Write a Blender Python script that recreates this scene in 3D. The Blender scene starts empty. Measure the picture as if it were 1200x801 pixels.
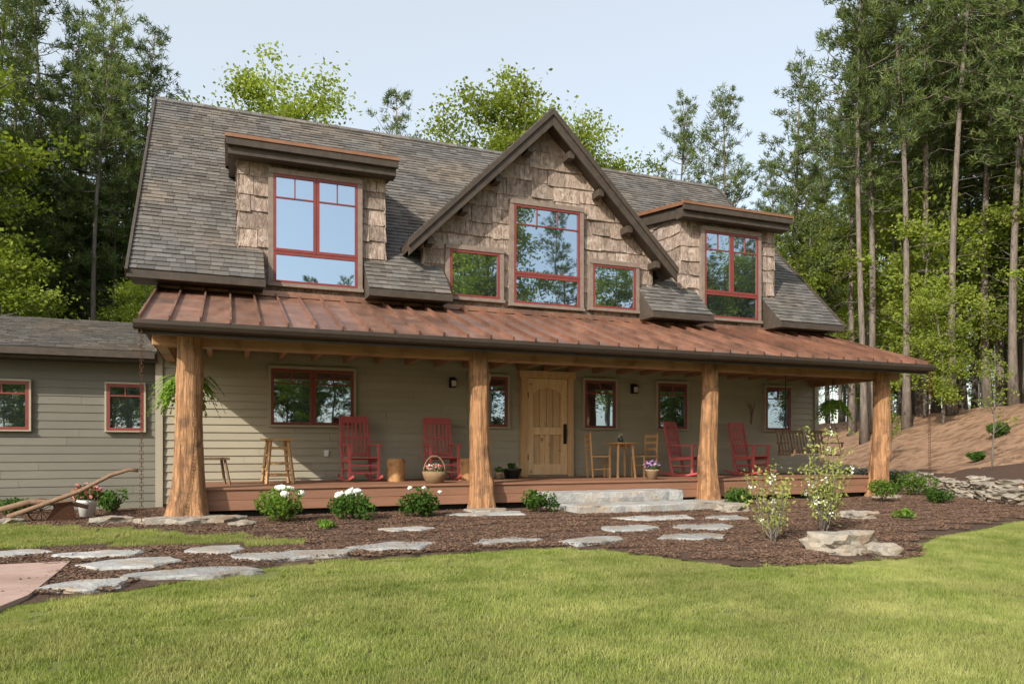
import bpy, math, random, bmesh
import numpy as np
from mathutils import Vector, Matrix, noise
random.seed(7); rng=np.random.default_rng(7)
S=bpy.context.scene
R=random.uniform
# ------------------------------------------------------------------ materials
def new_mat(name):
    m=bpy.data.materials.new(name); m.use_nodes=True; nt=m.node_tree; nt.nodes.clear()
    out=nt.nodes.new('ShaderNodeOutputMaterial'); return m,nt,out
def mixc(nt,fac,a,b,blend='MIX'):
    n=nt.nodes.new('ShaderNodeMix'); n.data_type='RGBA'; n.blend_type=blend
    for i,val in ((0,fac),(6,a),(7,b)):
        if hasattr(val,'links'): nt.links.new(val,n.inputs[i])
        elif i==0: n.inputs[0].default_value=val
        else: n.inputs[i].default_value=(*val,1)
    return n.outputs[2]
def noise_tex(nt,vec,scale,detail=5,rough=.6,dist=0):
    n=nt.nodes.new('ShaderNodeTexNoise'); n.inputs['Scale'].default_value=scale
    n.inputs['Detail'].default_value=detail; n.inputs['Roughness'].default_value=rough
    n.inputs['Distortion'].default_value=dist
    nt.links.new(vec,n.inputs['Vector']); return n.outputs[0]
def ramp(nt,fac,p0,p1):
    n=nt.nodes.new('ShaderNodeMapRange'); n.inputs[1].default_value=p0; n.inputs[2].default_value=p1
    nt.links.new(fac,n.inputs[0]); return n.outputs[0]
def pbr(name,c1,c2,scale=5,rough=.75,bump=.3,bscale=30,metal=0,tint=0,stretch=(1,1,1),
        c3=None,c3scale=1.5,c3p=(.5,.7),bdist=.01,spec=.3,lo=.3,hi=.7,dist=0,coord='Object',rvar=0):
    m,nt,out=new_mat(name); L=nt.links
    tc=nt.nodes.new('ShaderNodeTexCoord'); mp=nt.nodes.new('ShaderNodeMapping')
    mp.inputs['Scale'].default_value=stretch; L.new(tc.outputs[coord],mp.inputs[0])
    f=noise_tex(nt,mp.outputs[0],scale,6,.65,dist)
    col=mixc(nt,ramp(nt,f,lo,hi),c1,c2)
    if c3:
        g=noise_tex(nt,tc.outputs[coord],c3scale,4,.6)
        col=mixc(nt,ramp(nt,g,*c3p),col,c3)
    if tint:
        at=nt.nodes.new('ShaderNodeAttribute'); at.attribute_name='tint'
        ma=nt.nodes.new('ShaderNodeMath'); ma.operation='MULTIPLY_ADD'
        L.new(at.outputs['Fac'],ma.inputs[0]); ma.inputs[1].default_value=2*tint; ma.inputs[2].default_value=1-tint
        h=nt.nodes.new('ShaderNodeHueSaturation'); L.new(col,h.inputs['Color']); L.new(ma.outputs[0],h.inputs['Value'])
        col=h.outputs[0]
    p=nt.nodes.new('ShaderNodeBsdfPrincipled'); L.new(col,p.inputs['Base Color'])
    p.inputs['Roughness'].default_value=rough; p.inputs['Metallic'].default_value=metal
    p.inputs['Specular IOR Level'].default_value=spec
    if rvar:
        rr=nt.nodes.new('ShaderNodeMapRange'); rr.inputs[3].default_value=rough-rvar; rr.inputs[4].default_value=rough+rvar
        L.new(f,rr.inputs[0]); L.new(rr.outputs[0],p.inputs['Roughness'])
    if bump:
        b=nt.nodes.new('ShaderNodeBump'); b.inputs['Strength'].default_value=bump; b.inputs['Distance'].default_value=bdist
        bf=noise_tex(nt,mp.outputs[0],bscale,5,.6,dist); L.new(bf,b.inputs['Height']); L.new(b.outputs[0],p.inputs['Normal'])
    L.new(p.outputs[0],out.inputs[0]); return m
def leafmat(name,c1,c2,trans=.45,world=False,wc=None,orand=.25):
    m,nt,out=new_mat(name); L=nt.links
    at=nt.nodes.new('ShaderNodeAttribute'); at.attribute_name='tint'
    col=mixc(nt,at.outputs['Fac'],c1,c2)
    if world:
        g=nt.nodes.new('ShaderNodeNewGeometry')
        f=noise_tex(nt,g.outputs['Position'],1.5,7,.75)
        col=mixc(nt,ramp(nt,f,.4,.64),col,wc)
        f2=noise_tex(nt,g.outputs['Position'],.6,6,.65)
        h=nt.nodes.new('ShaderNodeHueSaturation'); L.new(col,h.inputs['Color'])
        mr=nt.nodes.new('ShaderNodeMapRange'); mr.inputs[1].default_value=.3; mr.inputs[2].default_value=.7
        mr.inputs[3].default_value=.72; mr.inputs[4].default_value=1.2
        L.new(f2,mr.inputs[0]); L.new(mr.outputs[0],h.inputs['Value']); col=h.outputs[0]
    else:
        oi=nt.nodes.new('ShaderNodeObjectInfo')
        h=nt.nodes.new('ShaderNodeHueSaturation'); L.new(col,h.inputs['Color'])
        mr=nt.nodes.new('ShaderNodeMapRange'); mr.inputs[3].default_value=1-orand; mr.inputs[4].default_value=1+orand
        L.new(oi.outputs['Random'],mr.inputs[0]); L.new(mr.outputs[0],h.inputs['Value']); col=h.outputs[0]
    p=nt.nodes.new('ShaderNodeBsdfDiffuse'); L.new(col,p.inputs[0])
    t=nt.nodes.new('ShaderNodeBsdfTranslucent'); L.new(mixc(nt,1,col,(1.25,1.2,.6),'MULTIPLY'),t.inputs[0])
    ms=nt.nodes.new('ShaderNodeMixShader'); ms.inputs[0].default_value=trans
    L.new(p.outputs[0],ms.inputs[1]); L.new(t.outputs[0],ms.inputs[2]); L.new(ms.outputs[0],out.inputs[0]); return m

M={}
M['shingle']=pbr('asphalt_shingle',(.088,.085,.082),(.145,.138,.128),60,.9,.5,180,tint=.3,c3=(.15,.125,.1),c3scale=.6,c3p=(.45,.7),bdist=.004)
M['bark']=pbr('poplar_bark',(.19,.14,.112),(.47,.372,.31),9,.92,1,26,tint=.32,stretch=(1.6,1.6,.45),c3=(.55,.48,.43),c3scale=6,c3p=(.55,.72),bdist=.03,dist=1.2,lo=.36,hi=.62)
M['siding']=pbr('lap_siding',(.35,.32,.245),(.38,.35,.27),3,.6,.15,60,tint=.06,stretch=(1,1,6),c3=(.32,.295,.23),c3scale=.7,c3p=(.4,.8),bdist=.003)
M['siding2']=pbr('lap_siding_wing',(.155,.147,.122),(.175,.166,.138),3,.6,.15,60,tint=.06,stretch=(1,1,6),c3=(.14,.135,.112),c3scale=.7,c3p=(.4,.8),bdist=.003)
M['core']=pbr('house_siding_plain',(.22,.2,.15),(.25,.225,.165),3,.7,.2)
M['darkwood']=pbr('dark_trim_wood',(.045,.036,.028),(.08,.062,.048),6,.6,.2,40,stretch=(1,1,1))
M['trim']=pbr('weathered_trim',(.18,.14,.115),(.26,.21,.175),9,.8,.3,50)
M['copper']=pbr('copper_roof',(.27,.13,.082),(.42,.24,.17),1.6,.42,.15,5,metal=.5,tint=.24,stretch=(3,1,1),c3=(.17,.10,.075),c3scale=1.3,c3p=(.43,.7),bdist=.012,spec=.5,rvar=.12)
M['coppertrim']=pbr('copper_flashing',(.24,.115,.065),(.33,.17,.10),3,.5,.1,10,metal=.4)
M['gutter']=pbr('gutter_metal',(.055,.042,.034),(.08,.06,.045),4,.4,.05,metal=.4)
M['red']=pbr('red_window_paint',(.17,.034,.028),(.22,.045,.036),6,.45,.1,30,spec=.5)
M['log']=pbr('cedar_log',(.47,.26,.125),(.24,.12,.058),7,.65,1,10,stretch=(3,3,.25),c3=(.16,.09,.05),c3scale=4,c3p=(.5,.7),bdist=.035,spec=.3,dist=.7,lo=.38,hi=.62)
M['beam']=pbr('beam_wood',(.48,.28,.14),(.30,.16,.08),4,.6,.3,20,stretch=(.3,3,3),bdist=.01,c3=(.18,.09,.04),c3scale=2)
M['ceil']=pbr('ceiling_wood',(.38,.23,.13),(.27,.155,.08),4,.7,.2,20,stretch=(.4,3,3))
M['deck']=pbr('deck_board',(.29,.15,.095),(.225,.115,.07),3,.6,.2,30,tint=.14,stretch=(.5,4,4))
M['door']=pbr('knotty_alder_door',(.72,.52,.31),(.55,.36,.19),3.5,.5,.3,20,tint=.16,stretch=(6,6,.5),c3=(.26,.13,.055),c3scale=7,c3p=(.62,.72),dist=.7)
M['doorframe']=pbr('door_frame_wood',(.64,.43,.23),(.48,.3,.15),3,.55,.2,20,stretch=(4,4,.5),dist=.5)
M['iron']=pbr('black_iron',(.02,.02,.02),(.04,.035,.03),10,.5,.2,metal=.6)
M['rust']=pbr('rusty_iron',(.14,.06,.03),(.07,.04,.03),12,.8,.4,metal=.3)
M['chairred']=pbr('red_chair_paint',(.48,.10,.10),(.4,.075,.075),8,.5,.1,30,spec=.5)
M['wood']=pbr('light_wood',(.52,.32,.15),(.4,.23,.1),5,.55,.2,30,stretch=(4,4,.6))
M['oldwood']=pbr('old_wood',(.26,.165,.105),(.15,.10,.065),7,.8,.4,40,stretch=(3,3,1))
M['cut']=pbr('stump_wood',(.48,.27,.12),(.32,.17,.07),5,.7,.4,20,stretch=(3,3,.6),c3=(.16,.08,.04),c3scale=6)
M['wicker']=pbr('wicker',(.34,.23,.13),(.19,.125,.07),40,.8,.8,60,bdist=.02)
M['stone']=pbr('flagstone',(.25,.255,.255),(.41,.41,.395),5,.8,.8,20,tint=.18,c3=(.32,.26,.195),c3scale=2.4,c3p=(.48,.68),bdist=.025)
M['rock']=pbr('field_rock',(.2,.18,.15),(.40,.36,.30),6,.85,.8,14,tint=.2,c3=(.24,.17,.11),c3scale=3,bdist=.04)
M['mulch']=pbr('bark_mulch',(.055,.033,.024),(.12,.072,.05),28,.95,1,40,bdist=.03)
M['chips']=pbr('mulch_chips',(.085,.05,.035),(.17,.105,.07),14,.9,.3,40,tint=.6)
M['soil']=pbr('lawn_ground',(.12,.14,.035),(.17,.195,.055),6,.95,.8,60,c3=(.18,.18,.07),c3scale=1.2,bdist=.02)
M['straw']=pbr('pine_straw_bank',(.33,.19,.115),(.50,.325,.215),5,.95,1,34,c3=(.21,.125,.075),c3scale=2.6,c3p=(.46,.64),bdist=.08)
M['forest']=pbr('forest_floor',(.13,.085,.045),(.08,.09,.035),1.2,.95,.8,8,bdist=.1)
M['walk']=pbr('red_walkway',(.34,.23,.19),(.42,.30,.255),8,.85,.3,90,c3=(.28,.195,.16),c3scale=1.5,bdist=.004)
M['pinebark']=pbr('pine_bark',(.10,.082,.07),(.25,.21,.18),5,.95,.8,12,stretch=(2,2,.4),bdist=.05)
M['decbark']=pbr('tree_bark',(.12,.105,.09),(.24,.215,.18),5,.95,.8,12,stretch=(2,2,.4),bdist=.05)
M['white']=pbr('white_enamel',(.75,.75,.72),(.8,.8,.78),5,.4,0)
M['petal']=pbr('white_petals',(.8,.8,.76),(.72,.74,.66),20,.7,.3,60)
M['pink']=pbr('pink_petals',(.6,.16,.25),(.7,.3,.2),20,.7,0)
M['purple']=pbr('purple_petals',(.35,.12,.4),(.5,.3,.55),20,.7,0)
M['darkpot']=pbr('dark_glazed_pot',(.02,.025,.02),(.04,.045,.035),5,.3,.1,spec=.6)
M['clay']=pbr('clay_pot',(.35,.25,.16),(.28,.19,.12),8,.7,.3)
M['lampglass']=pbr('seeded_glass',(.5,.45,.35),(.6,.55,.45),8,.3,.1)
M['needle']=leafmat('pine_needles',(.06,.10,.045),(.21,.26,.095),.4)
M['leafb']=leafmat('bright_leaves',(.13,.20,.03),(.36,.42,.09),.5)
M['leafd']=leafmat('dark_leaves',(.06,.11,.025),(.18,.24,.05),.45)
M['bush']=leafmat('bush_leaves',(.035,.09,.02),(.10,.18,.035),.35)
M['pale']=leafmat('pale_leaves',(.22,.26,.07),(.44,.47,.16),.4)
M['fern']=leafmat('fern_leaves',(.09,.17,.03),(.18,.3,.05),.4)
M['grass']=leafmat('grass_blades',(.165,.23,.055),(.31,.36,.105),.35,True,(.41,.42,.17))
def glassmat():
    m,nt,out=new_mat('window_glass'); L=nt.links
    p=nt.nodes.new('ShaderNodeBsdfPrincipled'); p.inputs['Base Color'].default_value=(.025,.03,.035,1); p.inputs['Roughness'].default_value=.15
    g=nt.nodes.new('ShaderNodeBsdfGlossy'); g.inputs['Color'].default_value=(.62,.76,.90,1); g.inputs['Roughness'].default_value=.012
    tc=nt.nodes.new('ShaderNodeTexCoord'); n=noise_tex(nt,tc.outputs['Object'],1.6,1,.4)
    b=nt.nodes.new('ShaderNodeBump'); b.inputs['Strength'].default_value=.12; b.inputs['Distance'].default_value=.015
    L.new(n,b.inputs['Height']); L.new(b.outputs[0],g.inputs['Normal'])
    ms=nt.nodes.new('ShaderNodeMixShader'); ms.inputs[0].default_value=.66
    L.new(p.outputs[0],ms.inputs[1]); L.new(g.outputs[0],ms.inputs[2]); L.new(ms.outputs[0],out.inputs[0]); return m
M['glass']=glassmat()

# ------------------------------------------------------------------ mesh builder
bm0=bmesh.new(); bmesh.ops.create_icosphere(bm0,subdivisions=3,radius=1)
ICO_V=[v.co.copy() for v in bm0.verts]; ICO_F=[tuple(v.index for v in f.verts) for f in bm0.faces]; bm0.free()
class MB:
    def __init__(s,*mats): s.mats=[M[k] for k in mats]; s.v=[]; s.f=[]; s.m=[]; s.t=[]; s.s=[]
    def add(s,vs,fs,m=0,t=.5,sm=False):
        o=len(s.v); s.v.extend([tuple(v) for v in vs]); s.f.extend([tuple(i+o for i in f) for f in fs])
        n=len(fs); s.m.extend([m]*n); s.s.extend([sm]*n)
        if isinstance(t,(list,np.ndarray)): s.t.extend(list(t))
        else: s.t.extend([t]*n)
    def box(s,x0,x1,y0,y1,z0,z1,m=0,t=.5):
        vs=[(x,y,z) for z in (z0,z1) for y in (y0,y1) for x in (x0,x1)]
        s.add(vs,[(0,2,3,1),(4,5,7,6),(0,1,5,4),(2,6,7,3),(0,4,6,2),(1,3,7,5)],m,t)
    def bar(s,p0,p1,w,h,m=0,up=(0,0,1),t=.5,w1=None,h1=None):
        p0=Vector(p0);p1=Vector(p1);d=(p1-p0).normalized();up=Vector(up)
        sd=d.cross(up)
        if sd.length<1e-3: sd=d.cross(Vector((0,1,0)))
        sd.normalize();uv=sd.cross(d); w1=w1 or w; h1=h1 or h
        vs=[]
        for p,a,b in((p0,w,h),(p1,w1,h1)):
            for i,j in((-1,-1),(1,-1),(1,1),(-1,1)): vs.append(p+sd*i*a/2+uv*j*b/2)
        s.add(vs,[(3,2,1,0),(4,5,6,7),(0,1,5,4),(1,2,6,5),(2,3,7,6),(3,0,4,7)],m,t)
    def tube(s,pts,rads,seg=8,m=0,cap=True,sm=True,t=.5):
        pts=[Vector(p) for p in pts]; n=len(pts); vs=[];fs=[]
        ref=None
        for i,p in enumerate(pts):
            d=(pts[min(i+1,n-1)]-pts[max(i-1,0)]).normalized()
            if ref is None: ref=d.cross(Vector((0,0,1))) if abs(d.z)<.9 else d.cross(Vector((0,1,0)))
            a=(ref-d*ref.dot(d)).normalized(); ref=a; b=d.cross(a)
            r=rads[i] if hasattr(rads,'__len__') else rads
            for k in range(seg):
                an=2*math.pi*k/seg; vs.append(p+(a*math.cos(an)+b*math.sin(an))*r)
        for i in range(n-1):
            for k in range(seg):
                k2=(k+1)%seg; fs.append((i*seg+k,i*seg+k2,(i+1)*seg+k2,(i+1)*seg+k))
        s.add(vs,fs,m,t,sm)
        if cap:
            o=len(s.v)-len(vs); s.f.append(tuple(o+k for k in range(seg))[::-1]); s.f.append(tuple(o+(n-1)*seg+k for k in range(seg)))
            s.m+= [m,m]; s.t+=[t,t]; s.s+=[False,False]
    def lathe(s,c,prof,seg=20,m=0,sm=True,t=.5):
        vs=[];fs=[];n=len(prof)
        for r,z in prof:
            for k in range(seg):
                a=2*math.pi*k/seg; vs.append((c[0]+r*math.cos(a),c[1]+r*math.sin(a),c[2]+z))
        for i in range(n-1):
            for k in range(seg):
                k2=(k+1)%seg; fs.append((i*seg+k,i*seg+k2,(i+1)*seg+k2,(i+1)*seg+k))
        s.add(vs,fs,m,t,sm)
    def blob(s,c,r,amt=.25,m=0,t=.5,sm=True,seed=0,boxy=0,rot=0,fr=1.3):
        vs=[]
        cr,sr=math.cos(rot),math.sin(rot)
        for v in ICO_V:
            w=v.copy()
            if boxy:
                k=max(abs(w.x),abs(w.y),abs(w.z)); w=w.lerp(w/k,boxy)
            k=1+amt*noise.noise(v*fr+Vector((seed*7.3,seed*3.1,seed)))+amt*.4*noise.noise(v*fr*3+Vector((seed,9,seed*2)))
            x,y,z=w.x*r[0]*k,w.y*r[1]*k,w.z*r[2]*k
            vs.append((c[0]+x*cr-y*sr,c[1]+x*sr+y*cr,c[2]+z))
        s.add(vs,ICO_F,m,t,sm)
    def prism(s,poly,off,m=0,t=.5):
        off=Vector(off); n=len(poly); a=[Vector(p) for p in poly]; vs=a+[p+off for p in a]
        fs=[tuple(range(n)),tuple(range(2*n-1,n-1,-1))]+[(i,i+n,(i+1)%n+n,(i+1)%n) for i in range(n)]
        s.add(vs,fs,m,t)
    def slab(s,outline,z0,z1,wob=.03,m=0,t=.5,seed=0,step=.09,relief=.008):
        pts=[];n=len(outline)
        for k in range(n):
            a=Vector(outline[k]);b=Vector(outline[(k+1)%n]); q=max(1,int((b-a).length/step))
            for i in range(q): pts.append(a.lerp(b,i/q))
        c=sum(pts,Vector((0,0)))/len(pts); h=z1-z0
        rings=[]
        for ri,(z,ins) in enumerate(((z1,.03),(z1-min(.02,h*.2),.006),(z1-h*.55,0),(z0,.02))):
            rg=[]
            for p in pts:
                w=Vector((noise.noise(Vector((p.x*4,p.y*4,seed+ri*.35))),noise.noise(Vector((p.x*4,p.y*4,seed+50+ri*.35)))))*wob
                w+=Vector((noise.noise(Vector((p.x*14,p.y*14,seed+ri*.8))),noise.noise(Vector((p.x*14,p.y*14,seed+9+ri*.8)))))*wob*.45
                q=p+w; dd=(c-q); L_=max(dd.length,.01); q=q+dd/L_*ins
                rg.append((q.x,q.y,z+(relief*noise.noise(Vector((p.x*5,p.y*5,seed))) if ri<2 else 0)))
            rings.append(rg)
        N=len(pts); vs=[v for r_ in rings for v in r_]
        inner=[(c.x+(v[0]-c.x)*.6,c.y+(v[1]-c.y)*.6,v[2]+relief*noise.noise(Vector((v[0]*4,v[1]*4,seed+3)))) for v in rings[0]]
        vs+=inner+[(c.x,c.y,z1+relief*.4)]
        fs=[]
        for r_ in range(3): fs+=[(r_*N+k,(r_+1)*N+k,(r_+1)*N+(k+1)%N,r_*N+(k+1)%N) for k in range(N)]
        fs+=[(4*N+k,k,(k+1)%N,4*N+(k+1)%N) for k in range(N)]
        fs+=[(5*N,4*N+k,4*N+(k+1)%N) for k in range(N)]
        s.add(vs,fs,m,t)
    def leaves(s,C,size,m=0,asp=.5,flat=0,t=None):
        N=len(C); a=rng.normal(size=(N,3)); a[:,2]*=(1-flat); a/=np.linalg.norm(a,axis=1)[:,None]
        b=rng.normal(size=(N,3)); b[:,2]*=(1-flat*.6); b-=a*(a*b).sum(1)[:,None]; b/=np.linalg.norm(b,axis=1)[:,None]
        L=(size*rng.uniform(.7,1.3,N))[:,None]; 
        V_=np.stack([C-a*L/2,C+b*L*asp/2-a*L*.05,C+a*L/2,C-b*L*asp/2-a*L*.05],1).reshape(-1,3)
        F_=np.arange(4*N).reshape(N,4)
        s.add(V_.tolist(),F_.tolist(),m,(rng.uniform(0,1,N) if t is None else t),False)
    def mesh(s,name):
        me=bpy.data.meshes.new(name); me.from_pydata(s.v,[],s.f)
        for k in s.mats: me.materials.append(k)
        me.polygons.foreach_set('material_index',s.m); me.polygons.foreach_set('use_smooth',s.s)
        a=me.attributes.new('tint','FLOAT','FACE'); a.data.foreach_set('value',np.array(s.t,dtype=np.float32))
        me.update(); return me
    def obj(s,name,parent=None,loc=(0,0,0),rot=(0,0,0),scale=1,bevel=0):
        o=bpy.data.objects.new(name,s.mesh(name)); S.collection.objects.link(o)
        o.location=loc; o.rotation_euler=rot; o.scale=(scale,)*3
        if parent: o.parent=parent
        if bevel:
            b=o.modifiers.new('bevel','BEVEL'); b.width=bevel; b.segments=2; b.limit_method='ANGLE'; b.angle_limit=math.radians(50)
        return o
def empty(name,loc=(0,0,0)):
    e=bpy.data.objects.new(name,None); S.collection.objects.link(e); e.location=loc; return e
def clip(sub,reg):
    def area(p): return sum(p[i][0]*p[(i+1)%len(p)][1]-p[(i+1)%len(p)][0]*p[i][1] for i in range(len(p)))/2
    if area(reg)<0: reg=reg[::-1]
    out=sub
    for i in range(len(reg)):
        a=reg[i];b=reg[(i+1)%len(reg)]; inp=out; out=[]
        if not inp: return []
        sd=lambda p:(b[0]-a[0])*(p[1]-a[1])-(b[1]-a[1])*(p[0]-a[0])
        for j in range(len(inp)):
            p=inp[j];q=inp[(j+1)%len(inp)]; sp,sq=sd(p),sd(q)
            if sp>=0: out.append(p)
            if (sp>=0)!=(sq>=0):
                k=sp/(sp-sq); out.append((p[0]+(q[0]-p[0])*k,p[1]+(q[1]-p[1])*k))
    if len(out)<3 or abs(area(out))<1e-4: return []
    return out
def courses(mb,O,U,Vv,Nn,reg,expo,wmin,wmax,tb,tt,gap,m=0,v0=0,jit=0,edge=0,seed=1,tilt=0):
    rd=random.Random(seed); O=Vector(O);U=Vector(U);Vv=Vector(Vv);Nn=Vector(Nn)
    us=[p[0] for p in reg]; vs=[p[1] for p in reg]; u0,u1=min(us),max(us)
    k0=math.floor((min(vs)-v0)/expo); k1=math.ceil((max(vs)-v0)/expo)
    for k in range(k0,k1):
        va=v0+k*expo; vb=va+expo
        u=u0-rd.random()*wmax
        while u<u1:
            w=rd.uniform(wmin,wmax); dz=rd.uniform(-edge,edge); tl=rd.uniform(-tilt,tilt); uc=u+w/2
            P=clip([(u+gap/2,va+dz),(u+w*.5,va+dz+rd.uniform(-edge,edge)*.5),(u+w-gap/2,va+dz+rd.uniform(-edge,edge)*.4),(u+w-gap/2,vb+edge),(u+gap/2,vb+edge)],reg); j=rd.uniform(-jit,jit); u+=w
            tv=rd.random()
            if not P: continue
            n=len(P); base=[];top=[]
            for (a,b) in P:
                f=max(0,min(1,(b-va)/expo)); off=tb+(tt-tb)*f+j*(1-f)+tl*(a-uc)
                q=O+U*a+Vv*b; base.append(q); top.append(q+Nn*off)
            mb.add(base+top,[tuple(range(n,2*n))]+[(i,(i+1)%n,(i+1)%n+n,i+n) for i in range(n)],m,tv)
def inpoly(x,y,P):
    c=False;n=len(P);j=n-1
    for i in range(n):
        if (P[i][1]>y)!=(P[j][1]>y) and x<(P[j][0]-P[i][0])*(y-P[i][1])/(P[j][1]-P[i][1])+P[i][0]: c=not c
        j=i
    return c
def instancer(name,pts,meshes,parent=None):
    me=bpy.data.meshes.new(name); me.from_pydata([p[:3] for p in pts],[],[])
    a=me.attributes.new('rot','FLOAT_VECTOR','POINT'); a.data.foreach_set('vector',np.array([(0,0,p[3]) for p in pts],dtype=np.float32).ravel())
    a=me.attributes.new('scl','FLOAT','POINT'); a.data.foreach_set('value',np.array([p[4] for p in pts],dtype=np.float32))
    o=bpy.data.objects.new(name,me); S.collection.objects.link(o)
    if parent: o.parent=parent
    col=bpy.data.collections.new(name+'_source')
    for i,mm in enumerate(meshes): col.objects.link(bpy.data.objects.new(name+'_clump_%d'%i,mm))
    ng=bpy.data.node_groups.new(name,'GeometryNodeTree')
    ng.interface.new_socket('Geometry',in_out='INPUT',socket_type='NodeSocketGeometry')
    ng.interface.new_socket('Geometry',in_out='OUTPUT',socket_type='NodeSocketGeometry')
    gi=ng.nodes.new('NodeGroupInput'); go=ng.nodes.new('NodeGroupOutput'); ip=ng.nodes.new('GeometryNodeInstanceOnPoints')
    ci=ng.nodes.new('GeometryNodeCollectionInfo'); ci.inputs['Collection'].default_value=col
    ci.inputs['Separate Children'].default_value=True; ci.inputs['Reset Children'].default_value=True
    n1=ng.nodes.new('GeometryNodeInputNamedAttribute'); n1.data_type='FLOAT_VECTOR'; n1.inputs['Name'].default_value='rot'
    n2=ng.nodes.new('GeometryNodeInputNamedAttribute'); n2.data_type='FLOAT'; n2.inputs['Name'].default_value='scl'
    L=ng.links; L.new(gi.outputs[0],ip.inputs['Points']); L.new(ci.outputs[0],ip.inputs['Instance']); ip.inputs['Pick Instance'].default_value=True
    L.new(n1.outputs[0],ip.inputs['Rotation']); L.new(n2.outputs[0],ip.inputs['Scale']); L.new(ip.outputs[0],go.inputs[0])
    md=o.modifiers.new('scatter','NODES'); md.node_group=ng; return o

# ------------------------------------------------------------------ terrain
def sm(t): t=max(0,min(1,t)); return t*t*(3-2*t)
def hilld(x,y):
    d1=(x-14.3)*.9-(y-9.4)*.434; d2=(y-9.4)*.958+(x-14.3)*.287
    return min(d1,d2)
def gz(x,y):
    z=-.45*(1-math.exp(-max(0,11-y)/14))
    d=hilld(x,y)
    if d>0: z=z*(1-sm(d/3))+.42*sm(d/.3)+2.2*sm(d/7.5)+.02*max(0,d-6)
    z+=2.0*sm((y-24)/22)*(1-sm((d+6)/8)) if d<2 else 0
    return z
def axis(lo,hi,step,far):
    a=list(np.arange(lo,hi+1e-6,step)); s=step; x=hi
    while x<far: s*=1.4; x+=s; a.append(x)
    s=step; x=lo
    while x>-far: s*=1.4; x-=s; a.insert(0,x)
    return a
g=MB('soil','straw','forest'); xs=axis(-12,30,.3,600); ys=axis(0,34,.3,600)
vs=[]
for y in ys:
    for x in xs:
        z=gz(x,y); d=hilld(x,y)
        if d>.5: z+=.14*noise.noise(Vector((x*.5,y*.5,0)))+.06*noise.noise(Vector((x*2.2,y*2.2,3)))
        vs.append((x,y,z))
nx=len(xs)
for j in range(len(ys)-1):
    for i in range(nx-1):
        cx=(xs[i]+xs[i+1])/2; cy=(ys[j]+ys[j+1])/2; d=hilld(cx,cy)
        mi=1 if (d>0 and d<9+1.5*noise.noise(Vector((cx*.3,cy*.3,0))) and cy<40) else (2 if (cy>22 or d>=7 or cy<-14) else 0)
        g.f.append((j*nx+i,j*nx+i+1,(j+1)*nx+i+1,(j+1)*nx+i)); g.m.append(mi); g.t.append(.5); g.s.append(True)
g.v=vs; g.obj('ground')

bx=[-1.5,-1.14,.1,1.1,2.27,3.5,4.2,4.6,5.0,6,7.2,8.1,9.8,12,14,16.5,20]
by=[6.6,6.8,7.5,7.75,7.9,7.8,7.45,6.7,6.15,5.85,6.0,6.6,7.35,7.9,8.3,8.2,7.5]
def bound(x):
    if x<-3.05: return 9.75
    if x<-1.5: return 8.3
    return float(np.interp(x,bx,by))+.07*math.sin(x*2.3)
patch=[(-12,12.3),(-2.9,12.0),(-1.24,10.85),(.23,9.65),(1.05,8.8),(.6,8.75),(.1,9.1),(-.9,9.35),(-2.4,9.75),(-12,9.75)]
mb=MB('mulch'); cols=list(np.arange(-11,17.3,.25)); nr=28; vs=[]
for x in cols:
    b=bound(x)
    for k in range(nr+1):
        y=b+(14.6-b)*k/nr; vs.append((x,y,gz(x,y)+.012+.012*noise.noise(Vector((x*3,y*3,0)))+.02*sm(k/3)))
fs=[]
for i in range(len(cols)-1):
    for k in range(nr):
        a=i*(nr+1)+k; fs.append((a,a+nr+1,a+nr+2,a+1))
mb.add(vs,fs,0,.5,True); mb.obj('mulch_bed')
mb=MB('walk'); vs=[];fs=[]
yy=list(np.arange(-8,8.41,.4))
for i,y in enumerate(yy):
    xr=-1.5+.03*math.sin(y)-(.1 if y<6.5 else 0); 
    for x in (-3.15,xr): vs.append((x,y,gz(x,y)+.05)); 
    vs.append((xr,y,gz(xr,y)-.1)); vs.append((-3.15,y,gz(-3.1,y)-.1))
n=len(yy)
for i in range(n-1):
    a=i*4; b=a+4
    fs+=[(a,a+1,b+1,b),(a+1,a+2,b+2,b+1),(a+3,a,b,b+3)]
fs.append(((n-1)*4,(n-1)*4+1,(n-1)*4+2,(n-1)*4+3)); mb.add(vs,fs); mb.obj('walkway')

stones=[(-2.1,9.15,.75,.5),(-1.3,8.85,1.15,.6),(-.85,8.15,1.0,.75),(-.1,8.75,.7,.6),(.7,8.15,1.4,.55),(-.35,7.45,1.3,.5),(-1.1,7.15,.75,.5),
 (1.85,8.4,1.15,.6),(2.3,9.75,.75,.55),(3.15,8.35,1.05,.5),(4.35,8.1,1.15,.55),(5.3,8.95,1.0,.7),(5.65,7.95,1.0,.55),(6.45,8.75,1.05,.75),
 (6.25,9.85,1.5,.65),(3.95,11.15,1.3,.7),(7.5,9.6,.85,.65),(-3.0,9.0,.8,.5)]
for i,(x,y,w,d) in enumerate(stones):
    rd=random.Random(i*3+1); n=rd.randint(5,7); P=[]; ph=rd.random()
    for k in range(n):
        a=2*math.pi*(k+ph+rd.uniform(-.3,.3))/n; c,s_=math.cos(a),math.sin(a)
        q=1/max(abs(c),abs(s_))**.5*rd.uniform(.82,1.15); P.append((x+c*w/2*q,y+s_*d/2*q))
    mb=MB('stone'); z=gz(x,y); mb.slab(P,z-.04,z+.052,.06,0,rd.random(),i*5+1); mb.obj('flagstone')

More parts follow.
